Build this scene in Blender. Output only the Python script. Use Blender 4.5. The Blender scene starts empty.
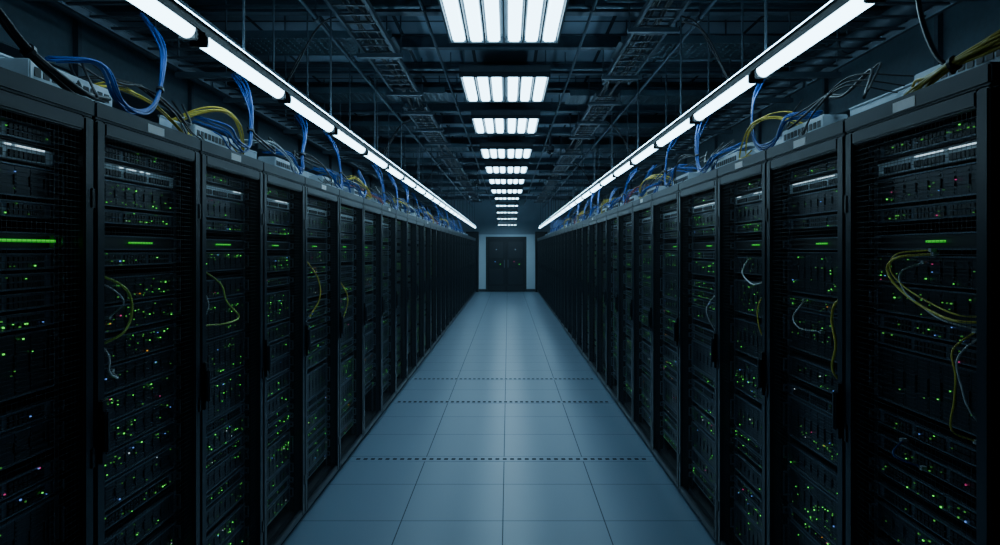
import bpy, bmesh, math, random
from mathutils import Vector
random.seed(7)
S = bpy.context.scene
COL = S.collection
PI = math.pi
ONES = ['', 'first','second','third','fourth','fifth','sixth','seventh','eighth','ninth','tenth','eleventh','twelfth','thirteenth','fourteenth','fifteenth','sixteenth','seventeenth','eighteenth','nineteenth','twentieth']
def ordw(n):
    if n <= 20: return ONES[n]
    if n == 30: return 'thirtieth'
    if n > 30: return 'thirty-' + ONES[n-30]
    return 'twenty-' + ONES[n-20]

# ---------------------------------------------------------------- materials
def mat(name, color, rough=0.5, metal=0.0, var=0.15, scale=12.0, bump=0.0, spec=0.5):
    m = bpy.data.materials.new(name); m.use_nodes = True
    nt = m.node_tree; b = nt.nodes['Principled BSDF']
    tc = nt.nodes.new('ShaderNodeTexCoord'); nz = nt.nodes.new('ShaderNodeTexNoise')
    nz.inputs['Scale'].default_value = scale; nz.inputs['Detail'].default_value = 3
    nt.links.new(tc.outputs['Object'], nz.inputs['Vector'])
    mx = nt.nodes.new('ShaderNodeMix'); mx.data_type = 'RGBA'
    mx.inputs['A'].default_value = (*[c*(1-var) for c in color], 1)
    mx.inputs['B'].default_value = (*[min(1, c*(1+var)) for c in color], 1)
    nt.links.new(nz.outputs['Fac'], mx.inputs['Factor'])
    nt.links.new(mx.outputs['Result'], b.inputs['Base Color'])
    b.inputs['Roughness'].default_value = rough; b.inputs['Metallic'].default_value = metal
    b.inputs['Specular IOR Level'].default_value = spec
    if bump:
        bp = nt.nodes.new('ShaderNodeBump'); bp.inputs['Strength'].default_value = bump
        nt.links.new(nz.outputs['Fac'], bp.inputs['Height']); nt.links.new(bp.outputs['Normal'], b.inputs['Normal'])
    return m
def emit(name, color, strength, sample=True):
    m = bpy.data.materials.new(name); m.use_nodes = True
    b = m.node_tree.nodes['Principled BSDF']
    b.inputs['Base Color'].default_value = (*[c*.3 for c in color], 1)
    b.inputs['Emission Color'].default_value = (*color, 1)
    b.inputs['Emission Strength'].default_value = strength
    if not sample:
        try: m.cycles.emission_sampling = 'NONE'
        except Exception: pass
    return m
def tile_mat(name, c1, c2, cm, size, mortar, loc, rough, spec=0.5, nvar=0.05):
    m = bpy.data.materials.new(name); m.use_nodes = True
    nt = m.node_tree; b = nt.nodes['Principled BSDF']
    tc = nt.nodes.new('ShaderNodeTexCoord'); mp = nt.nodes.new('ShaderNodeMapping')
    mp.inputs['Location'].default_value = loc
    nt.links.new(tc.outputs['Object'], mp.inputs['Vector'])
    br = nt.nodes.new('ShaderNodeTexBrick'); br.offset = 0; br.squash = 1
    br.inputs['Scale'].default_value = 1; br.inputs['Brick Width'].default_value = size; br.inputs['Row Height'].default_value = size
    br.inputs['Mortar Size'].default_value = mortar; br.inputs['Mortar Smooth'].default_value = 0
    br.inputs['Color1'].default_value = (*c1, 1); br.inputs['Color2'].default_value = (*c2, 1); br.inputs['Mortar'].default_value = (*cm, 1)
    nt.links.new(mp.outputs['Vector'], br.inputs['Vector'])
    nt.links.new(br.outputs['Color'], b.inputs['Base Color'])
    nz = nt.nodes.new('ShaderNodeTexNoise'); nz.inputs['Scale'].default_value = 2.5; nz.inputs['Detail'].default_value = 5
    nt.links.new(tc.outputs['Object'], nz.inputs['Vector'])
    mr = nt.nodes.new('ShaderNodeMapRange'); mr.inputs['To Min'].default_value = rough-nvar; mr.inputs['To Max'].default_value = rough+nvar
    nt.links.new(nz.outputs['Fac'], mr.inputs['Value'])
    # seams are matt, so they stay dark at a grazing view
    mx = nt.nodes.new('ShaderNodeMix'); mx.data_type='FLOAT'
    nt.links.new(br.outputs['Fac'], mx.inputs['Factor'])
    mx.inputs['B'].default_value = .9
    nt.links.new(mr.outputs['Result'], mx.inputs['A']); nt.links.new(mx.outputs['Result'], b.inputs['Roughness'])
    sp = nt.nodes.new('ShaderNodeMapRange'); sp.inputs['To Min'].default_value = spec; sp.inputs['To Max'].default_value = 0.15
    nt.links.new(br.outputs['Fac'], sp.inputs['Value']); nt.links.new(sp.outputs['Result'], b.inputs['Specular IOR Level'])
    return m
M = {}
M['floor'] = tile_mat('raised_floor_tile', (.158,.228,.300), (.165,.236,.309), (.058,.082,.108), .6, .0031, (.63, -4.44+6.0, 0), .32, .54, .002)
M['ceiling'] = tile_mat('dark_ceiling_tile', (.14,.19,.24), (.23,.30,.37), (.035,.05,.06), .6, .016, (.33, 0, 0), .8)
M['wall'] = mat('painted_wall', (.54,.67,.75), .7, 0, .05, 3, .05)
M['bulkhead'] = mat('bulkhead_paint', (.26,.34,.40), .7, 0, .05, 3, .05)
M['wall_dark'] = mat('dark_painted_wall', (.09,.13,.17), .8, 0, .1, 3)
M['rack'] = mat('black_powder_coat', (.019,.027,.036), .33, .0, .04, 40)
M['rackedge'] = mat('charcoal_powder_coat', (.027,.039,.051), .33, .0, .04, 40)
M['rackin'] = mat('rack_interior', (.012,.014,.017), .7, 0, .2, 20)
M['mesh'] = mat('black_wire_mesh', (.014,.017,.020), .55, 0, .2, 30)
M['handle'] = mat('black_handle_plastic', (.012,.014,.016), .3, 0, .2, 30)
M['plate'] = mat('label_plate_paper_added_glow', (.95,.97,.97), .5, 0, .03, 90)
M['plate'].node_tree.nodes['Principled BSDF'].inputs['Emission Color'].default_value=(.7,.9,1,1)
M['plate'].node_tree.nodes['Principled BSDF'].inputs['Emission Strength'].default_value=.05  # faint glow added to brighten the paper plates, which are not lamps
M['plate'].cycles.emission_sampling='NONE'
M['server'] = mat('server_black_metal', (.034,.044,.054), .28, .2, .25, 30)
M['server2'] = mat('server_grey_metal', (.15,.195,.24), .30, .3, .25, 30)
M['port'] = mat('port_dark', (.006,.007,.008), .4, 0, .2, 30)
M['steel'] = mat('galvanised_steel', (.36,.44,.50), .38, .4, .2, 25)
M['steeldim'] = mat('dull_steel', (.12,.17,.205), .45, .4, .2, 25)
M['silver'] = mat('brushed_silver', (.58,.66,.72), .38, .3, .08, 60)
M['silveredge'] = mat('bright_silver', (.82,.90,.94), .40, .1, .05, 60)
M['dark'] = mat('dark_painted_steel', (.042,.055,.068), .5, .2, .2, 20)
M['dark2'] = mat('grey_painted_steel', (.080,.110,.137), .5, .3, .2, 20)
M['housing'] = mat('fixture_housing', (.10,.12,.14), .4, .2, .1, 20)
M['housing2'] = mat('dark_fixture_housing', (.018,.022,.027), .5, .1, .1, 20)
M['blue'] = mat('blue_cable_sheath', (.010,.072,.31), .35, 0, .3, 15)
M['yellow'] = mat('yellow_cable_sheath', (.72,.54,.07), .4, 0, .2, 15)
M['yellow2'] = mat('bright_yellow_cable_sheath', (.98,.80,.10), .4, 0, .02, 15)
M['lime'] = mat('yellow_green_cable_sheath', (.70,.88,.14), .4, 0, .03, 15)
M['white'] = mat('pale_cable_sheath', (.55,.60,.62), .4, 0, .1, 15)
M['white2'] = mat('white_cable_sheath', (.97,.98,.96), .4, 0, .02, 15)
M['black'] = mat('black_cable_sheath', (.012,.013,.015), .4, 0, .2, 15)
M['red'] = mat('red_cable_sheath', (.36,.06,.035), .4, 0, .2, 15)
M['door'] = mat('dark_door_paint', (.010,.016,.022), .4, .1, .15, 8)
M['doorpanel'] = mat('door_panel_paint', (.018,.026,.034), .35, .1, .15, 8)
M['frame'] = mat('door_frame_paint', (.018,.026,.034), .45, .1, .1, 8)
M['glass'] = mat('dark_glass', (.01,.015,.02), .1, 0, .1, 5)
M['slot'] = mat('vent_slot_black', (.006,.008,.010), 1.0, 0, .2, 40, 0, 0.0)
M['ventplate'] = mat('vent_plate', (.161,.232,.304), .325, 0, .02, 20)
M['tube'] = emit('light_tube_lens', (.46,.79,1.0), 11.0)
M['tube2'] = emit('ceiling_tube_lens', (.46,.79,1.0), 9.5)
M['ceil_fill'] = emit('added_ceiling_fill_glow', (.40,.73,1.0), 22.0)  # added glow, out of camera view, to brighten the ceiling
M['glint_w'] = emit('painted_glint_glow', (.6,.85,1.0), 1.4)  # glow painted in for light reflected by the silver edges
M['led_g'] = emit('green_indicator', (.12,1.0,.10), 1.35, False)
M['led_g2'] = emit('dim_green_indicator', (.16,.8,.12), .42, False)
M['led_g3'] = emit('faint_green_indicator', (.16,.8,.12), .18, False)
M['led_a'] = emit('amber_indicator', (1.0,.45,.05), .7, False)
M['led_b'] = emit('blue_indicator', (.15,.35,1.0), 1.0, False)
M['led_r'] = emit('magenta_indicator', (1.0,.08,.35), .6, False)
M['led_w'] = emit('white_indicator', (.7,.9,1.0), .7, False)
M['display'] = emit('green_display_strip', (.06,.95,.05), .65, False)

# ---------------------------------------------------------------- mesh builder
class MB:
    def __init__(s): s.v=[]; s.f=[]; s.mi=[]
    def box(s, x0,x1,y0,y1,z0,z1, mi=0):
        b=len(s.v)
        s.v += [(x0,y0,z0),(x1,y0,z0),(x1,y1,z0),(x0,y1,z0),(x0,y0,z1),(x1,y0,z1),(x1,y1,z1),(x0,y1,z1)]
        for q in ((0,3,2,1),(4,5,6,7),(0,1,5,4),(1,2,6,5),(2,3,7,6),(3,0,4,7)):
            s.f.append(tuple(b+i for i in q)); s.mi.append(mi)
        return s
    def quad(s, a,b,c,d, mi=0):
        n=len(s.v); s.v += [a,b,c,d]; s.f.append((n,n+1,n+2,n+3)); s.mi.append(mi); return s
    def ring(s, x0,x1,y0,y1,z0,z1,t):
        s.box(x0,x1,y0,y0+t,z0,z1); s.box(x0,x1,y1-t,y1,z0,z1)
        s.box(x0,x1,y0+t,y1-t,z0,z0+t); s.box(x0,x1,y0+t,y1-t,z1-t,z1); return s
    def tube(s, pts, r, n=6, cap=True):
        pts=[Vector(p) for p in pts]; base=len(s.v); up=None
        for i,p in enumerate(pts):
            t=(pts[min(i+1,len(pts)-1)]-pts[max(i-1,0)]).normalized()
            if up is None:
                up = Vector((0,0,1)) if abs(t.z)<.9 else Vector((1,0,0))
            a=t.cross(up)
            if a.length<1e-4: a=t.cross(Vector((0,1,0.1)))
            a.normalize(); bb=a.cross(t).normalized(); up=bb
            for k in range(n):
                an=2*PI*k/n; s.v.append(tuple(p+r*(math.cos(an)*a+math.sin(an)*bb)))
        for i in range(len(pts)-1):
            for k in range(n):
                k2=(k+1)%n
                s.f.append((base+i*n+k,base+i*n+k2,base+(i+1)*n+k2,base+(i+1)*n+k)); s.mi.append(0)
        if cap:
            s.f.append(tuple(base+k for k in range(n))[::-1]); s.mi.append(0)
            e=base+(len(pts)-1)*n; s.f.append(tuple(e+k for k in range(n))); s.mi.append(0)
        return s
    def mesh(s, name, m, bevel=0, smooth=False):
        me=bpy.data.meshes.new(name); me.from_pydata(s.v,[],s.f)
        ms = m if isinstance(m,(list,tuple)) else [m]
        for q in ms: me.materials.append(q)
        if len(ms)>1: me.polygons.foreach_set('material_index', s.mi)
        if bevel or smooth:
            bm=bmesh.new(); bm.from_mesh(me)
            bmesh.ops.recalc_face_normals(bm, faces=bm.faces)
            if bevel: bmesh.ops.bevel(bm, geom=bm.edges[:], offset=bevel, segments=2, affect='EDGES', clamp_overlap=True)
            if smooth:
                for f in bm.faces: f.smooth=True
            bm.to_mesh(me); bm.free()
        return me
    def build(s, name, m, parent=None, bevel=0, smooth=False):
        return put(name, s.mesh(name, m, bevel, smooth), parent)
def put(name, me, parent=None, loc=(0,0,0), rz=0):
    o=bpy.data.objects.new(name, me); COL.objects.link(o); o.parent=parent
    o.location=loc; o.rotation_euler=(0,0,rz); return o
def tag(o, label, cat, group=None):
    o['label']=label; o['category']=cat
    if group: o['group']=group
    return o
def thing(name, label, cat, loc=(0,0,0), rz=0, group=None):
    return tag(put(name, None, None, loc, rz), label, cat, group)
def struct(o): o['kind']='structure'; return o
def dup(o, parent=None):
    c=o.copy(); COL.objects.link(c); c.parent=parent
    for ch in o.children: dup(ch, c)
    return c
def spline(P, n=8):
    P=[Vector(p) for p in P]; out=[]
    Q=[2*P[0]-P[1]]+P+[2*P[-1]-P[-2]]
    for i in range(1,len(Q)-2):
        a,b,c,d=Q[i-1:i+3]
        for k in range(n):
            t=k/n
            out.append(.5*((2*b)+(c-a)*t+(2*a-5*b+4*c-d)*t*t+(3*b-a-3*c+d)*t**3))
    out.append(P[-1]); return out

# ---------------------------------------------------------------- dimensions
XL, XR = -1.22, 1.13
H = 2.035; END = 25.0; CEIL = 3.5
# ---------------------------------------------------------------- room
struct(MB().box(-5,5,-2.5,END,-.08,0).build('floor', M['floor']))
struct(MB().box(-5,5,-2.5,END,CEIL,CEIL+.1).build('ceiling', M['ceiling']))
struct(MB().box(-5.1,-5,-2.5,END,0,CEIL).build('wall_left', M['wall_dark']))
struct(MB().box(5,5.1,-2.5,END,0,CEIL).build('wall_right', M['wall_dark']))
struct(MB().box(-5,5,-2.6,-2.5,0,CEIL).build('wall_front', M['wall_dark']))
DX0,DX1,DH = -.80,.66,2.06
struct(MB().box(-5,DX0-.05,END,END+.12,0,CEIL).box(DX1+.05,5,END,END+.12,0,CEIL).box(DX0-.05,DX1+.05,END,END+.12,DH+.05,CEIL).build('wall_back', M['wall']))
struct(MB().box(-5,5,END-.06,END,2.20,CEIL).build('trim_1', M['bulkhead']))
struct(MB().box(-1.6,-1.12,END-.30,END-.06,0,2.30).build('trim_2', M['door']))
struct(MB().box(1.04,1.5,END-.30,END-.06,0,2.30).build('trim_3', M['door']))
d = struct(put('door_1', None, None, (0,END,0)))
MB().box(DX0-.05,DX0,-.02,.1,0,DH+.05).box(DX1,DX1+.05,-.02,.1,0,DH+.05).box(DX0,DX1,-.02,.1,DH,DH+.05).build('door_frame', M['frame'], d)
mid=(DX0+DX1)/2
for a,b,s in ((DX0+.004,mid-.002,1),(mid+.002,DX1-.004,-1)):
    l=MB().box(a,b,.02,.065,.01,DH-.004).build('door_leaf', M['door'], d, .003)
    hx=b-.07 if s>0 else a+.07
    MB().box(hx-.012,hx+.012,-.035,-.015,.92,1.22).box(hx-.008,hx+.008,-.02,.02,.94,.96).box(hx-.008,hx+.008,-.02,.02,1.18,1.20).build('pull_handle', M['dark2'], l)
    for z0,z1 in ((.28,.88),(1.30,1.92)):
        MB().box(a+.08,b-.12 if s>0 else b-.08,.008,.02,z0,z1).build('raised_panel', M['doorpanel'], l, .004)
    MB().box(a+.03,b-.03,.016,.02,.04,.22).build('kick_plate', M['frame'], l)
    for xx,zz,c in ((.35,1.62,'led_w'),(.5,1.05,'led_g'),(.3,1.15,'led_r' if s<0 else 'led_b')):
        put('indicator_light', MB().box(-.014,.014,-.006,.008,-.012,.012).mesh('indicator_light',M[c]), l, (a+xx,.006 if zz>1.3 else .018,zz))
struct(MB().box(-5,DX0-.05,END-.012,END,0,.1).build('baseboard_back_left', M['dark']))
struct(MB().box(DX1+.05,5,END-.012,END,0,.1).build('baseboard_back_right', M['dark']))

# floor vents
for i,(yy,nm) in enumerate(((4.97,'nearest'),(6.84,'second nearest'),(8.06,'third nearest'))):
    v=thing('floor_vent', f'strip of dark slots across the tiled aisle floor, {nm} of three','floor vent',(0,yy,0),0,'slotted vent strips in the floor')
    MB().box(XL+.03,XR-.03,-.055,.055,0,.0015).build('vent_plate',M['ventplate'],v)
    s=MB(); x=XL+.06; hh=(.015,.024,.021)[i]
    while x<XR-.08:
        s.box(x,x+.030,-hh,hh,.0015,.0025); x+=.056
    s.build('slots',M['slot'],v)

# ---------------------------------------------------------------- racks
def make_rack(w, near):
    """front faces +x, near = local y sign of the side towards the camera"""
    r=thing('server_rack','x','server rack'); g=.0015; y0,y1=-w/2+g,w/2-g; D=1.0
    MB().box(-D,-.032,y0,y0+.018,.0,H).box(-D,-.032,y1-.018,y1,.0,H).box(-D,-D+.018,y0+.018,y1-.018,0,H).box(-D,-.032,y0+.018,y1-.018,H-.018,H).box(-D,-.032,y0+.018,y1-.018,.02,.075).build('cabinet_body',M['rackin'],r)
    for a,b in ((y0,y0+.026),(y1-.026,y1)):
        MB().box(-.032,0,a,b,.04,H-.052).build('corner_post',M['rackedge'],r,.003)
    hd=MB().box(-.032,.022,y0,y1,H-.052,H).build('header_panel',M['rackedge'],r,.006)
    MB().box(.0221,.024,-.050,.050,H-.042,H-.014).build('label_plate',M['plate'],hd)
    MB().box(-.050,-.020,y0,y1,0,.045).build('plinth',M['rackin'],r,.003)
    for yy in (y0+.045,y1-.065):
        MB().box(-.064,-.052,yy,yy+.02,.085,H-.06).build('mounting_rail',M['dark'],r)
    dz0,dz1=.045,H-.055; dy0,dy1=y0+.004,y1-.004; F=.042
    dr=MB().ring(.002,.022,dy0,dy1,dz0,dz1,F).build('mesh_door',M['rack'],r,.005)
    m=MB(); p=.0165; t=.00065
    yy=dy0+F+p
    while yy<dy1-F:
        m.quad((.012,yy-t,dz0+F),(.012,yy+t,dz0+F),(.012,yy+t,dz1-F),(.012,yy-t,dz1-F)); yy+=p
    zz=dz0+F+p
    while zz<dz1-F:
        m.quad((.0125,dy0+F,zz-t),(.0125,dy1-F,zz-t),(.0125,dy1-F,zz+t),(.0125,dy0+F,zz+t)); zz+=p
    m.build('wire_mesh_panel',M['mesh'],dr)
    hy=near*(w/2-.026)
    h=MB().box(.022,.032,hy-.014,hy+.014,.97,1.16).build('handle_plate',M['handle'],dr,.004)
    MB().box(.032,.046,hy-.009,hy+.009,1.0,1.13).build('lever',M['dark'],h,.005)
    for zz in (.25,1.0,1.75):
        MB().box(.004,.026,-near*(w/2-.014)-.009,-near*(w/2-.014)+.009,zz-.03,zz+.03).build('hinge',M['handle'],dr,.003)
    return r
WA,WB=.65,.78
protos={}
racks={'left':[], 'right':[]}
roots={'left':[], 'right':[]}
def lay(side, y, nA, nB):
    for i in range(nA+nB):
        w=WA if i<nA else WB
        key=(w,side)
        if key not in protos:
            r=make_rack(w, -1 if side=='left' else 1); protos[key]=r
        else: r=dup(protos[key])
        r.location=((XL if side=='left' else XR), y+w/2, 0); r.rotation_euler=(0,0,0 if side=='left' else PI)
        r['label']=f'tall black mesh-door server rack, {ordw(i+1)} from the camera in the {side} row'
        r['group']=f'server racks in the {side} row'
        racks[side].append((y+w/2,w)); roots[side].append(r); y+=w
lay('left', 1.238, 4, 26)
lay('right', 1.494, 3, 27)
# the nearest right door shows no handle; only some headers carry a label plate
for ch in roots['right'][0].children:
    if ch.name.startswith('mesh_door'):
        for g in list(ch.children):
            if g.name.startswith('handle_plate'):
                for q in list(g.children): bpy.data.objects.remove(q)
                bpy.data.objects.remove(g)
for side,keep in (('left',(1,2,4,7,11)),('right',(0,1,2,5,9))):
    for i,r in enumerate(roots[side]):
        if i in keep: continue
        for ch in list(r.children):
            if ch.name.startswith('header_panel'):
                for q in list(ch.children): bpy.data.objects.remove(q)

# ---------------------------------------------------------------- servers
FD=.046
cache={}
def cm(key, fn):
    if key not in cache: cache[key]=fn()
    return cache[key]
led_me={}
def ledmesh(c,s=1.0):
    k=(c,s)
    if k not in led_me: led_me[k]=MB().box(0,.003,-.0022*s,.0022*s,-.0016*s,.0016*s).mesh('indicator_light',M[c])
    return led_me[k]
def ledcol(side,i):
    r=random.random()
    if i==0 and r<.14: return random.choice(['led_r','led_b','led_r','led_b'])
    if r<.03: return 'led_b'
    if r<.042: return 'led_a'
    if r<.055: return 'led_r'
    if r<.075: return 'led_w'
    if i>=4: return 'led_g' if r<.22 else ('led_g2' if r<.65 else 'led_g3')
    return 'led_g' if r<.34 else ('led_g2' if r<.68 else 'led_g3')
DESC={'network_switch':'slim black network switch with port rows','storage_server':'black storage server with drive carriers','blade_chassis':'tall blade chassis with upright modules','patch_bay':'silver edged patch bay','console_unit':'black console unit with glowing green strip'}
CAT={'network_switch':'network switch','storage_server':'server','blade_chassis':'server','patch_bay':'patch bay','console_unit':'console'}
HT={'network_switch':.048,'storage_server':.088,'blade_chassis':.168,'patch_bay':.052,'console_unit':.052}
def leds_for(kind,sw,h,z=1.0):
    n={'network_switch':random.choice([2,7,13]),'storage_server':random.choice([4,10,19]),'blade_chassis':random.choice([8,17,30]),'patch_bay':0,'console_unit':0}[kind]
    if z>1.25: n=int(n*1.2)+2 if n else 0
    L=[]
    c=random.uniform(-sw*.35,sw*.35); rows=[random.uniform(h*.12,h*.9) for _ in range(2 if kind=='network_switch' else 4)]
    for k in range(n):
        y=random.gauss(c,sw*.17) if random.random()<.45 else random.uniform(-sw*.44,sw*.44)
        y=max(-sw*.45,min(sw*.45,y))
        L.append((y,random.choice(rows) if random.random()<.6 else random.uniform(h*.1,h*.9)))
    return L
def server(kind, side, ri, pos, z, yc, w):
    h=HT[kind]; sw=w-.15
    loc=((XL-FD if side=='left' else XR+FD), yc, z); rz=0 if side=='left' else PI
    root=put(kind, cm((kind,w,'ch'), lambda: MB().box(-.70,-.012,-sw/2,sw/2,.002,h-.003).mesh('chassis',M['server'])), None, loc, rz)
    tag(root, f'{DESC[kind]}, {ordw(pos)} from top in {ordw(ri+1)} nearest {side} rack', CAT[kind], 'rack-mounted units behind the mesh doors')
    fm=M['silveredge'] if kind=='patch_bay' else M['server2']
    def face():
        m=MB()
        if kind=='patch_bay':
            m.box(-.012,.0,-sw/2,sw/2,h*.66,h*.78); m.box(-.012,-.004,-sw/2,sw/2,.003,h*.66)
        elif kind=='network_switch':
            m.ring(-.012,.0,-sw/2,sw/2,.002,h-.003,.004); m.box(-.012,-.007,-sw/2,sw/2,.002,h-.003)
        else: m.ring(-.012,.002,-sw/2,sw/2,.002,h-.003,.004)
        return m.mesh('faceplate',fm)
    put('faceplate', cm((kind,w,'face'),face), root)
    for s in (-1,1):
        put('rack_ear', cm((kind,w,'ear',s), lambda: MB().box(-.006,-.003,s*sw/2-.0 if s>0 else -sw/2-.025,sw/2+.025 if s>0 else -sw/2,.004,h-.005).box(-.003,.018,s*(sw/2+.013)-.004,s*(sw/2+.013)+.004,h*.2,h*.2+.006).box(-.003,.018,s*(sw/2+.013)-.004,s*(sw/2+.013)+.004,h*.8-.006,h*.8).box(.013,.018,s*(sw/2+.013)-.004,s*(sw/2+.013)+.004,h*.2,h*.8).mesh('rack_ear',M['server2'])), root)
    if kind in('network_switch','patch_bay'):
        def bank():
            m=MB(); n=8; bw=sw*.26; c=bw/n
            for k in range(n):
                for q in ((.12,.42),(.46,.76)) if kind=='network_switch' else ((.1,.5),):
                    m.box(-.007,-.0015,-bw/2+k*c+.002,-bw/2+(k+1)*c-.002,h*q[0]+.002,h*q[1])
            return m.mesh('port_bank',M['port'])
        me=cm((kind,w,'bank'),bank)
        for k in (-1,0,1): put('port_bank',me,root,(.001 if kind=='network_switch' else .003,k*sw*.30,0))
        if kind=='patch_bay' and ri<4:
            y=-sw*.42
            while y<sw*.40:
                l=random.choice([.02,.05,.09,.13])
                if random.random()<.7: MB().box(0,.003,y,min(y+l,sw*.42),h*.70,h*random.choice([.745,.76])).build('painted_glint',M['glint_w'],root)  # glowing dashes imitate reflected streaks along the patch bay edge
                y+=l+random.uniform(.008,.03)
    elif kind in('storage_server','blade_chassis'):
        def carrier():
            cw=sw*.106; m=MB(); m.box(-.012,-.004,-cw/2,cw/2,.007,h-.008)
            n=6 if kind=='storage_server' else 13
            for k in range(n):
                zz=.011+k*(h-.022)/n; m.box(-.004,-.002,-cw*.46,cw*.36,zz,zz+(h-.022)/n*.5)
            m.box(-.004,.001,cw*.40,cw*.46,h*.35,h*.65)
            return m.mesh('drive_carrier',M['server'])
        me=cm((kind,w,'car'),carrier); nm='drive_carrier' if kind=='storage_server' else 'blade_module'
        for k in range(8): put(nm,me,root,(0,-sw*.385+k*sw*.110,0))
    else:
        long = (side=='left' and ri==0)
        sl=.28 if long else (.13 if side=='left' and ri in (1,2) else .07)
        put('green_strip', MB().box(-.012,.004,-sl/2,sl/2,h*.44,h*(.58 if long else .55)).mesh('green_strip',M['display']), root, (0,(.11 if long else .03),0))
        put('dark_screen', cm((kind,w,'scr'), lambda: MB().box(-.012,-.006,-sw/2+.01,sw/2-.01,.01,h-.01).mesh('dark_screen',M['port'])), root)
    L=leds_for(kind,sw,h,z)
    for (y,zz) in L: put('indicator_light', ledmesh(ledcol(side,ri),random.choice([.65,.85,1.15])), root, (.002,y,zz))
def plan():
    top=1.935; out=[]; z=top
    z-=HT['network_switch']; out.append(('network_switch',z))
    z-=HT['patch_bay']+.004; out.append(('patch_bay',z))
    z-=HT['storage_server']+.006; out.append(('storage_server',z))
    z-=HT['network_switch']+.006; out.append(('network_switch',z))
    z=1.598; out.append(('console_unit',z))
    while True:
        k=random.choices(['network_switch','storage_server','blade_chassis'],[.40,.42,.18])[0]
        z-=HT[k]+random.choice([.004,.004,.012,.03])
        if z<.12: break
        out.append((k,z))
    return out
NIND=8
far=MB()
for side in ('left','right'):
    for ri,(yc,w) in enumerate(racks[side]):
        P=plan()
        if ri<NIND:
            for j,(k,z) in enumerate(P): server(k,side,ri,j+1,z,yc,w)
        else:
            s=1 if side=='left' else -1; xf=(XL-FD) if side=='left' else XR+FD; sw=w-.15
            for (k,z) in P:
                h=HT[k]; a,b=sorted((xf,xf-s*.7)); far.box(a,b,yc-sw/2,yc+sw/2,z+.002,z+h-.003,0)
                for (y,zz) in leds_for(k,sw,h):
                    if random.random()<.5:
                        a,b=sorted((xf,xf+s*.004)); far.box(a,b,yc+y-.0035,yc+y+.0035,z+zz-.0024,z+zz+.0024,1)
fo=far.build('distant_servers',[M['server'],M['led_g2']])
tag(fo,'dark servers with faint green lights filling the farthest racks of both rows','servers'); fo['kind']='stuff'

# patch cables hanging at the rack doors: points given as (distance along the aisle, height)
FPX=650.0
def yz(side,px,py):
    X=1.115 if side=='right' else -1.205
    y=FPX*abs(X)/abs(px-508); return y,1.6-(py-250)*y/FPX
def PC(side,label,color,r,pts):
    s=1 if side=='left' else -1; xf=XL if side=='left' else XR
    Q=[yz(side,*p) for p in pts]; n=len(Q); P=[]
    for i,(y,z) in enumerate(Q):
        dd=.036 if i in(0,n-1) else (-.013 if i in(1,n-2) else -.019)
        P.append((xf-s*dd,y,z))
    pc=thing('patch_cable', label,'cable',(0,0,0),0,'patch cables hanging at the racks')
    MB().tube(spline(P,8),r,8).build('cable',M[color],pc,0,True)
    for p in (P[0],P[-1]):
        MB().box(p[0]-.008,p[0]+.008,p[1]-.006,p[1]+.006,p[2]-.005,p[2]+.005).build('plug',M['white'],pc)
PC('right','yellow patch cable bent and slanting down across the nearest right rack','yellow2',.0036,[(916,254),(899,257),(889,266),(893,280),(910,297),(932,311),(955,321),(973,323)])
PC('right','thin yellow patch cable slanting just above the thicker one in nearest right rack','yellow2',.0022,[(914,250),(896,254),(892,270),(906,287),(930,302),(957,315),(972,317)])
PC('right','pale patch cable slanting beside the yellow ones in the nearest right rack','white2',.0022,[(907,262),(900,272),(905,290),(924,307),(944,321),(963,331)])
PC('right','yellow patch cable hanging low in the nearest right rack','yellow2',.0026,[(956,331),(952,350),(957,375),(956,400),(951,430),(957,442)])
PC('right','long white patch cable hanging low in the nearest right rack','white2',.0026,[(963,334),(957,358),(964,390),(970,412),(973,440)])
PC('right','short blue patch cable low in the nearest right rack','blue',.0032,[(886,440),(893,455),(905,468)])
PC('right','yellow patch cable hooked upright in the second nearest right rack','yellow2',.0045,[(841,292),(836,302),(833,320),(837,345),(832,370),(834,390)])
PC('right','thin white patch cable in the second nearest right rack','white2',.0026,[(792,300),(793,316),(799,328),(808,332)])
PC('right','pale looped patch cable in the third nearest right rack','white2',.0036,[(738,258),(742,272),(750,282),(757,284),(763,276)])
PC('right','yellow patch cable hanging in the third nearest right rack','yellow2',.0034,[(762,284),(758,305),(760,331),(763,352)])
PC('right','white patch cable in the fourth nearest right rack','white2',.0032,[(710,290),(706,310),(708,335)])
PC('left','yellow-green patch cable bowed at mid height in second nearest left rack','lime',.0040,[(114,274),(123,286),(130,300),(129,320),(121,335),(112,347)])
PC('left','pale patch cable beside the yellow-green one in second nearest left rack','white2',.0026,[(112,280),(117,292),(124,304),(124,318)])
PC('left','white hooked patch cable low in the second nearest left rack','white2',.0032,[(108,335),(109,355),(108,372),(118,378),(127,371)])
PC('left','yellow-green patch cable bending down in third nearest left rack','lime',.0034,[(212,268),(221,284),(226,302),(238,316),(228,323),(213,326)])
PC('left','thin pale upright patch cable in third nearest left rack','white2',.0026,[(210,280),(209,305),(211,328)])
PC('left','yellow patch cable hanging in the fifth nearest left rack','yellow2',.0042,[(314,260),(318,278),(320,298),(317,318)])
PC('left','yellow patch cable hanging in the sixth nearest left rack','yellow2',.0042,[(345,278),(348,298),(349,322)])

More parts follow.
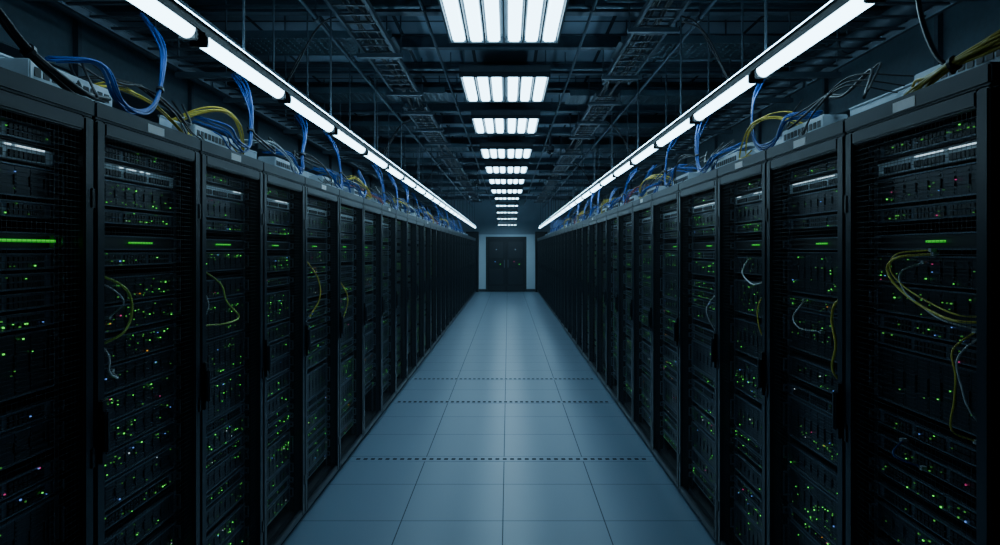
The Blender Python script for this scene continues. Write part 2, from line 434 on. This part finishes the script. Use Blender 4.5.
# ---------------------------------------------------------------- above the racks
def tray_mesh(L):
    b=MB()
    b.box(-.14,.14,0,L,.02,.024)
    def wall(x):
        w=MB(); w.box(x-.0015,x+.0015,0,L,.02,.045); w.box(x-.0015,x+.0015,0,L,.085,.125); w.box(x-.006,x+.006,0,L,.125,.131)
        n=int(L/.05)
        for k in range(n+1):
            yy=k*L/n; w.box(x-.0015,x+.0015,max(0,yy-.011),min(L,yy+.011),.045,.085)
        return w
    return b,wall(-.14),wall(.14)
tp={}
for side in ('left','right'):
    s=-1 if side=='left' else 1; xf=XL if side=='left' else XR
    y=1.30 if side=='left' else 1.55; k=0
    while y<23.5:
        L=1.05
        t=thing('cable_tray', f'perforated galvanised cable tray, {ordw(k+1)} from the camera on top of the {side} racks','cable tray',(xf+s*.38,y,H),0,f'perforated trays on the {side} racks')
        if 't' not in tp:
            b,w1,w2=tray_mesh(L); tp['t']=(b.mesh('tray_base',M['steel']),w1.mesh('side_wall',M['steel']),w2.mesh('side_wall',M['steel']),MB().box(-.15,.15,-.015,.015,0,.02).mesh('foot_bracket',M['dark2']))
        put('tray_base',tp['t'][0],t); put('side_wall',tp['t'][1],t); put('side_wall',tp['t'][2],t)
        for yy in (.15,L-.15): put('foot_bracket',tp['t'][3],t,(0,yy,0))
        k+=1; y+=1.42
    y=1.80 if side=='left' else 1.60; k=0
    while y<14:
        L=.38
        bx=thing('distribution_box', f'small silver port box on the rack tops, {ordw(k+1)} from the camera on the {side}','box',(xf+s*.155,y,H),0,f'silver boxes on the {side} racks')
        MB().box(-.05,.05,0,L,.0,.098).build('box_body',M['silver'],bx,.004)
        q=MB()
        for c in range(10): q.box(-s*.05-.002,-s*.05+.002,.018+c*.035,.042+c*.035,.052,.078)
        q.build('port_row',M['port'],bx)
        MB().box(-.04,.04,.11,.18,.098,.104).build('top_plate',M['dark2'],bx)
        k+=1; y+=.95

def bundle(name,label,paths,color,r,cat='cable bundle',group=None,tie=True):
    b=thing(name,label,cat,(0,0,0),0,group)
    for P in paths: MB().tube(spline(P,6),r*random.uniform(.8,1.2),6).build('cable',M[color],b,0,True)
    if tie and len(paths)>1:
        i=3; c=sum((Vector(P[i]) for P in paths),Vector())/len(paths)
        d=(Vector(paths[0][i+1])-Vector(paths[0][i-1])).normalized()*.006
        rad=min(.020,max((Vector(P[i])-c).length for P in paths)+r+.002)
        MB().tube([c-d,c+d],rad,10).build('cable_tie',M['black'],b)
    return b
J=lambda a: random.uniform(-a,a)
def jit(P,a,n,tie=3):
    out=[]
    for k in range(n):
        ox,oy,oz=J(a),J(a),J(a); q=[]
        for i,p in enumerate(P):
            f=.5 if i==tie else (.7 if abs(i-tie)==1 else 1.5)
            q.append((p[0]+(ox+J(a*.3))*f,p[1]+(oy+J(a*.7))*f,max(p[2]+(oz+J(a*.5))*f,H+.008)))
        out.append(q)
    return out
for side in ('left','right'):
    s=-1 if side=='left' else 1; xf=XL if side=='left' else XR
    y=2.44 if side=='left' else 3.22; k=0
    while y<19:
        x=lambda d: xf+s*d
        v=J(.05); st=random.uniform(.6,1.0) if k else .95; sl=J(.16) if k else .0; up=0 if k<3 else -random.choice([0,0,.08,.16])
        P=[(x(.17),y+.03+sl,2.50+up),(x(.12),y+.035+sl*.8,2.42+up),(x(.085),y+.02+sl*.4,2.32+v*.5+up*.7),(x(.06),y-.05,2.19+up*.3),(x(.045),y-.15*st,2.10),(x(.045),y-.25*st,2.07),(x(.055),y-.34*st,2.095),(x(.08),y-.40*st,2.17+v),(x(.20),y-.46*st,2.19)]
        n=5 if k<8 else 3
        bundle('cable_bundle', f'blue cable bundle drooping onto the rack tops, {ordw(k+1)} from the camera on the {side}', jit(P,.011 if k==0 else .014,n),'blue',.0040,group=f'blue bundles above the {side} racks')
        k+=1; y+=.88+J(.14)
    y=2.42 if side=='left' else 2.45; k=0
    cols=['black','yellow','white','black','blue','yellow','red','black']
    cnt={}
    while y<16:
        c=cols[k%len(cols)]
        x=lambda d: xf+s*d
        hgt=J(.05); st=random.uniform(.6,1.2)
        if k%2==0: P=[(x(.34),y-.26*st,2.15),(x(.22),y-.20*st,2.19),(x(.10),y-.08,2.17+hgt),(x(.05),y+.06,2.12+hgt*.5),(x(.04),y+.16*st,2.06),(x(.05),y+.22*st,2.05),(x(.08),y+.26*st,2.10)]
        else: P=[(x(.30),y-.12*st,2.16),(x(.16),y-.08,2.22),(x(.07),y,2.21+hgt),(x(.04),y+.10*st,2.15+hgt),(x(.05),y+.18*st,2.07),(x(.06),y+.12,2.05),(x(.08),y+.05,2.08)]
        cnt[c]=cnt.get(c,0)+1
        nm={'yellow':'yellow','white':'pale grey','black':'black','blue':'thin blue','red':'red'}[c]
        bundle('cable_bundle', f'{nm} cable loops arching over the rack tops, {ordw(cnt[c])} such loops on the {side}', jit(P,.020,4 if c=='yellow' else 3),c,.0031,group=f'loose cable loops on the {side} racks',tie=False)
        k+=1; y+=.66+J(.14)
    y=2.0 if side=='left' else 2.2; k=0
    while y<12:
        P=[]; L=random.uniform(.7,1.1)
        for q in range(7):
            f=q/6; P.append((xf+s*(.06+.12*abs(math.sin(q*1.9+k))),y+f*L,2.11+.14*abs(math.sin(q*1.3+k*2.1))))
        bundle('loose_cable', f'loose black strands sagging along the rack tops, {ordw(k+1)} from the camera on the {side}', jit(P,.020,2),'black',.0045,cat='cable',group=f'loose black strands on the {side} racks',tie=False)
        k+=1; y+=1.5
bundle('cable_bundle','yellow cable strands beside the nearest blue bundle on the left rack tops',jit([(XL-.28,2.22,2.15),(XL-.16,2.28,2.18),(XL-.08,2.36,2.14),(XL-.05,2.46,2.09),(XL-.05,2.56,2.055),(XL-.06,2.64,2.055),(XL-.09,2.70,2.10)],.014,3),'yellow',.0028,tie=False)
bundle('cable_bundle','thick black cables arching over the nearest left rack top',jit([(XL-.28,1.32,2.14),(XL-.12,1.42,2.26),(XL-.06,1.55,2.24),(XL-.05,1.72,2.13),(XL-.05,1.92,2.07),(XL-.08,2.05,2.09)],.024,4),'black',.007)
bundle('cable_bundle','long yellow cable run lying across the nearest right rack top',jit([(XR+.085,1.44,2.13),(XR+.06,1.52,2.115),(XR+.045,1.61,2.10),(XR+.04,1.70,2.09),(XR+.04,1.79,2.075),(XR+.05,1.87,2.06),(XR+.08,1.93,2.05)],.016,10),'yellow',.0042)
bundle('cable_bundle','black cable dropping from overhead onto the nearest right rack',[[(XR+.10,1.95,2.72),(XR+.08,1.93,2.5),(XR+.06,1.88,2.3),(XR+.05,1.80,2.15),(XR+.05,1.72,2.07)]],'black',.007,cat='cable')

# linear lights on a rail
for side in ('left','right'):
    xl=-1.20 if side=='left' else 1.17
    rl=thing('light_rail', f'dark suspended rail carrying the tube lights above the {side} racks','rail',(xl,0,2.452))
    MB().box(-.010,.010,1.2,24.2,0,.030).box(-.018,.018,1.2,24.2,.030,.034).build('channel',M['housing2'],rl)
    me=MB().tube([(0,0,.034),(0,0,CEIL-2.452)],.006,6).mesh('hanger_rod',M['dark2'])
    y=1.5
    while y<24: put('hanger_rod',me,rl,(0,y,0)); y+=1.45
    MB().box(-.017,-.006,1.3,24.1,.0341,.039).box(.006,.017,1.3,24.1,.0341,.039).build('added_ceiling_fill',M['ceil_fill'],rl)  # unseen glowing strips added on the rail top to light the ceiling
    y,L,P0=(1.55,.900,.965) if side=='left' else (2.06,.940,1.0); k=0
    while y+L<24.3:
        t=thing('tube_light', f'bright white linear tube light, {ordw(k+1)} from the camera above the {side} racks','light',(xl,y,2.385),0,f'tube lights above the {side} racks')
        if ('tl',side) not in tp:
            n=10; m=MB(); prof=[(.032*math.cos(PI+PI*i/n),.044+.037*math.sin(PI+PI*i/n)) for i in range(n+1)]
            for i in range(n):
                a,b=prof[i],prof[i+1]; m.quad((a[0],.022,a[1]),(b[0],.022,b[1]),(b[0],L-.022,b[1]),(a[0],L-.022,a[1]))
            hz=MB().box(-.030,.030,.0,L,.044,.050).box(-.014,.014,.03,L-.03,.050,.0675)
            tp['tl',side]=(m.mesh('tube_lens',M['tube'],0,False),hz.mesh('housing',M['housing2'],.002),MB().box(-.034,.034,0,.022,.003,.045).mesh('end_cap',M['housing2'],.004))
        q=tp['tl',side]
        put('tube_lens',q[0],t); put('housing',q[1],t); put('end_cap',q[2],t); put('end_cap',q[2],t,(0,L-.022,0))
        k+=1; y+=P0

# centre ceiling lights (the far ones hang lower)
ys=[(4.0,3.2),(6.0,3.2),(7.9,3.2),(10.3,3.2),(12.5,3.2),(14.7,3.2),(16.7,3.15),(18.4,3.08),(20.0,2.98),(21.4,2.85),(22.6,2.70),(23.6,2.52)]
for k,(y,z) in enumerate(ys):
    t=thing('ceiling_light', f'wide multi-tube ceiling light, {ordw(k+1)} from the camera over the aisle centre','light',(-.03,y,z),0,'ceiling lights down the aisle centre')
    if 'cl' not in tp:
        hz=MB().box(-.42,.42,-.02,1.02,.04,.10)
        rim=MB().box(-.42,-.405,-.02,1.02,-.005,.04).box(.405,.42,-.02,1.02,-.005,.04).box(-.405,.405,-.02,0,-.005,.04).box(-.405,.405,1.0,1.02,-.005,.04)
        tb=MB().box(-.046,.046,.0,1.0,.0,.039); dv=MB().box(-.006,.006,0,1,-.015,.04)
        tp['cl']=(hz.mesh('housing',M['housing'],.004),rim.mesh('rim',M['dark']),tb.mesh('tube_lens',M['tube2'],.010),dv.mesh('louvre_blade',M['dark']))
    rod=MB().tube([(0,0,.1),(0,0,CEIL-z)],.005,6).mesh('hanger_rod',M['dark2'])
    sc=(1,1,1) if k<7 else (.85,.62,1)
    def pp(n,me,loc=(0,0,0)):
        o=put(n,me,t,(loc[0]*sc[0],loc[1]*sc[1],loc[2])); o.scale=sc; return o
    pp('housing',tp['cl'][0]); pp('rim',tp['cl'][1])
    for x in (-.345,-.21,-.078,.078,.21,.345): pp('tube_lens',tp['cl'][2],(x,0,0))
    for x in (-.278,-.144,0,.144,.278): pp('louvre_blade',tp['cl'][3],(x,0,0))
    for x in (-.38,.38):
        for yy in (.05,.95): put('hanger_rod',rod,t,(x*sc[0],yy*sc[1],0))

# ladder trays
def ladder(label, xc, hw, y, L, z, group):
    t=thing('ladder_tray',label,'cable tray',(xc,y,z),0,group)
    key=('lad',hw,L,z)
    if key not in tp:
        tp[key]=(MB().box(-.006,.006,0,L,0,.04).box(-.010,.010,0,L,.0,.004).box(-.010,.010,0,L,.036,.04).mesh('side_rail',M['dark2']),MB().box(-hw+.008,hw-.008,-.010,.010,.01,.020).mesh('rung',M['dark']),MB().tube([(0,0,.0),(0,0,CEIL-z)],.006,6).mesh('hanger_rod',M['dark2']),MB().box(-hw-.06,hw+.06,-.02,.02,-.03,0).mesh('support_bar',M['dark2']))
    a=tp[key]
    for s in (-1,1): put('side_rail',a[0],t,(s*hw,0,0))
    n=int(L/.16)
    for k in range(n): put('rung',a[1],t,(0,(k+.5)*L/n,0))
    for yy in (L*.1,L*.5,L*.9):
        put('support_bar',a[3],t,(0,yy,0))
        for s in (-1,1): put('hanger_rod',a[2],t,(s*(hw+.045),yy,0))
    return t
for side in ('left','right'):
    s=-1 if side=='left' else 1
    for k,y in enumerate((3.6,7.1,10.6,14.2,18.0) if side=='left' else (3.0,6.6,10.2,14.0,18.2)):
        ladder(f'dark high ladder tray {side} of the centre lights, {ordw(k+1)} section from the camera', s*1.02,.12,y,3.15 if k!=1 else 2.6,3.16,f'high ladder trays on the {side}')
    for k in range(7):
        ladder(f'dark low ladder tray behind {side} tube lights, {ordw(k+1)} section from the camera', s*1.75,.25,1.2+k*3.2,3.15,2.70,f'low ladder trays on the {side}')
# overhead cables lying in the ladder trays and a few hanging between them
for side in ('left','right'):
    s=-1 if side=='left' else 1
    for j,(x0,z0,lab) in enumerate(((.97,3.19,'inner'),(1.06,3.19,'outer'))):
        paths=[]
        for q in range(3):
            P=[]; y=3.4
            while y<21.5:
                P.append((s*(x0+J(.03)),y,z0+abs(J(.02))+.008*q)); y+=.8
            paths.append(P)
        bundle('overhead_cables',f'black cables lying in the high ladder tray, {lab} run {side} of centre lights',paths,'black',.008,group=f'cables in the {side} high ladder tray',tie=False)
    for k,y in enumerate((4.4,7.9,11.8)):
        a,b=1.15,1.55; z1=3.18; z2=2.74
        P=[(s*(a+(b-a)*f),y+.15*f,z1+(z2-z1)*f**2) for f in (0,.2,.4,.6,.8,1)]
        bundle('drooping_cable',f'black cables dropping between the overhead trays, {ordw(k+1)} from the camera on the {side}',jit(P,.02,2),'black',.006,cat='cable',group=f'drooping overhead cables on the {side}',tie=False)
# ceiling beams, pipes, ducts
bm_=MB().box(-5,5,-.04,.04,3.38,3.390).box(-5,5,-.007,.007,3.390,3.490).box(-5,5,-.04,.04,3.490,3.5).mesh('ceiling_beam',M['dark2'])
k=0
for y in (3.2,4.2,4.9,5.75,6.6,7.4,8.4,9.2,10.1,11.0,11.9,13.4,14.5,16.4,18.3,20.6,22.9):
    b=put('ceiling_beam',bm_,None,(0,y,0)); tag(b,f'dark steel ceiling beam crossing the aisle, {ordw(k+1)} from the camera','beam','ceiling beams'); k+=1
# thin straight cross pipes with hangers
k=0
for y in (3.55,4.65,6.25,7.0,8.15,9.7,11.5,12.9):
    p=thing('cross_pipe',f'thin steel pipe crossing under the ceiling, {ordw(k+1)} from the camera','pipe',(0,y,3.34),0,'thin cross pipes under the ceiling')
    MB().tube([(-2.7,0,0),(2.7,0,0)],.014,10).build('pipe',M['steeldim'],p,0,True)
    for xx in (-2.3,-1.5,-.55,.55,1.5,2.3): MB().tube([(xx,0,.012),(xx,0,CEIL-3.34)],.005,6).build('hanger_rod',M['dark2'],p)
    k+=1
for (x,z,r,c,lab) in ((-2.5,3.0,.06,'dark2','wide dark pipe under the ceiling at far left'),(-1.36,3.24,.014,'dark2','narrow dark pipe under the ceiling on the left'),(2.4,3.05,.06,'dark2','wide dark pipe under the ceiling at far right'),(1.36,3.24,.014,'dark2','narrow dark pipe under the ceiling on the right'),(-.60,3.30,.012,'dark2','thin conduit under the ceiling left of the centre lights'),(.60,3.30,.012,'dark2','thin conduit under the ceiling right of the centre lights')):
    p=thing('ceiling_pipe',lab,'pipe',(x,0,z))
    MB().tube([(0,.5,0),(0,24.9,0)],r,12).build('pipe',M[c],p,0,True)
    for i in range(8):
        yy=1.6+3*i
        MB().tube([(0,yy-.02,0),(0,yy+.02,0)],r+.010,12).build('clamp',M['dark'],p)
        MB().tube([(0,yy,r),(0,yy,CEIL-z)],.006,6).build('hanger_rod',M['dark2'],p)
for side in ('left','right'):
    s=-1 if side=='left' else 1
    t=thing('air_duct',f'grey rectangular air duct running under the ceiling on the {side}','duct',(s*3.15,0,2.75))
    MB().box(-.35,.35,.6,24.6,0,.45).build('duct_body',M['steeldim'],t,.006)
    for i in range(16):
        yy=1.2+1.5*i
        fl=MB().box(-.385,.385,yy-.018,yy+.018,-.035,0).box(-.385,.385,yy-.018,yy+.018,.45,.485).box(-.385,-.35,yy-.018,yy+.018,0,.45).box(.35,.385,yy-.018,yy+.018,0,.45)
        fl.build('flange',M['dark2'],t)
        if i%2==0:
            for xx in (-.37,.37): MB().tube([(xx,yy,.48),(xx,yy,.75)],.006,6).build('hanger_rod',M['dark2'],t)
# transverse perforated trays
k=0
for y in (3.75,5.05,6.8,8.6,10.4,12.2,13.8,15.6,18.4):
    for side in ('left','right'):
        s=-1 if side=='left' else 1
        yy0=y+(0 if side=='left' else .12)
        t=thing('perforated_tray',f'perforated cross tray under the ceiling, {ordw(k//2+1)} from the camera on the {side}','cable tray',(0,yy0,3.25),0,'perforated cross trays')
        m=MB(); x0,x1=sorted((s*(.66 if k%4<2 else .9),s*2.7)); n=int((x1-x0)/.055)
        for i in range(8): m.box(x0,x1,i*.06-.019,i*.06+.019,0,.004)
        for i in range(n+1):
            xx=x0+(x1-x0)*i/n; m.box(xx-.018,xx+.018,-.014,.434,.0,.0045)
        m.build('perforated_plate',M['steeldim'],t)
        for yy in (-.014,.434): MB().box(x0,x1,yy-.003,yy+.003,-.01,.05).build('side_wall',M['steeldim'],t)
        for xx in (x0+.08,(x0+x1)/2,x1-.08): MB().tube([(xx,.2,.0),(xx,.2,CEIL-3.25)],.006,6).build('hanger_rod',M['dark2'],t)
        k+=1
# dome cameras
for x,y,lab in ((.62,9.55,'small black dome camera hanging right of the centre ceiling lights'),(-.66,14.2,'small black dome camera hanging left of the centre ceiling lights')):
    t=thing('dome_camera',lab,'camera',(x,y,3.0))
    MB().tube([(0,0,.12),(0,0,.5)],.015,8).build('stem',M['dark'],t,0,True)
    MB().tube([(0,0,.06),(0,0,.12)],.06,16).build('camera_base',M['dark'],t)
    bmx=bmesh.new(); bmesh.ops.create_uvsphere(bmx,u_segments=16,v_segments=10,radius=.055)
    for v in bmx.verts: v.co.z=min(v.co.z,0)+.06
    for f in bmx.faces: f.smooth=True
    me=bpy.data.meshes.new('dome'); bmx.to_mesh(me); bmx.free(); me.materials.append(M['glass']); put('dome',me,t)

# ---------------------------------------------------------------- world + camera
wd=bpy.data.worlds.new('world'); S.world=wd; wd.use_nodes=True
wd.node_tree.nodes['Background'].inputs['Color'].default_value=(.01,.02,.03,1); wd.node_tree.nodes['Background'].inputs['Strength'].default_value=.2
c=bpy.data.cameras.new('camera'); co=bpy.data.objects.new('camera',c); COL.objects.link(co)
co.location=(0,0,1.6); co.rotation_euler=(PI/2,0,0); c.sensor_width=36; c.lens=23.4
c.shift_x=-.008; c.shift_y=-.0225; c.clip_start=.05; S.camera=co
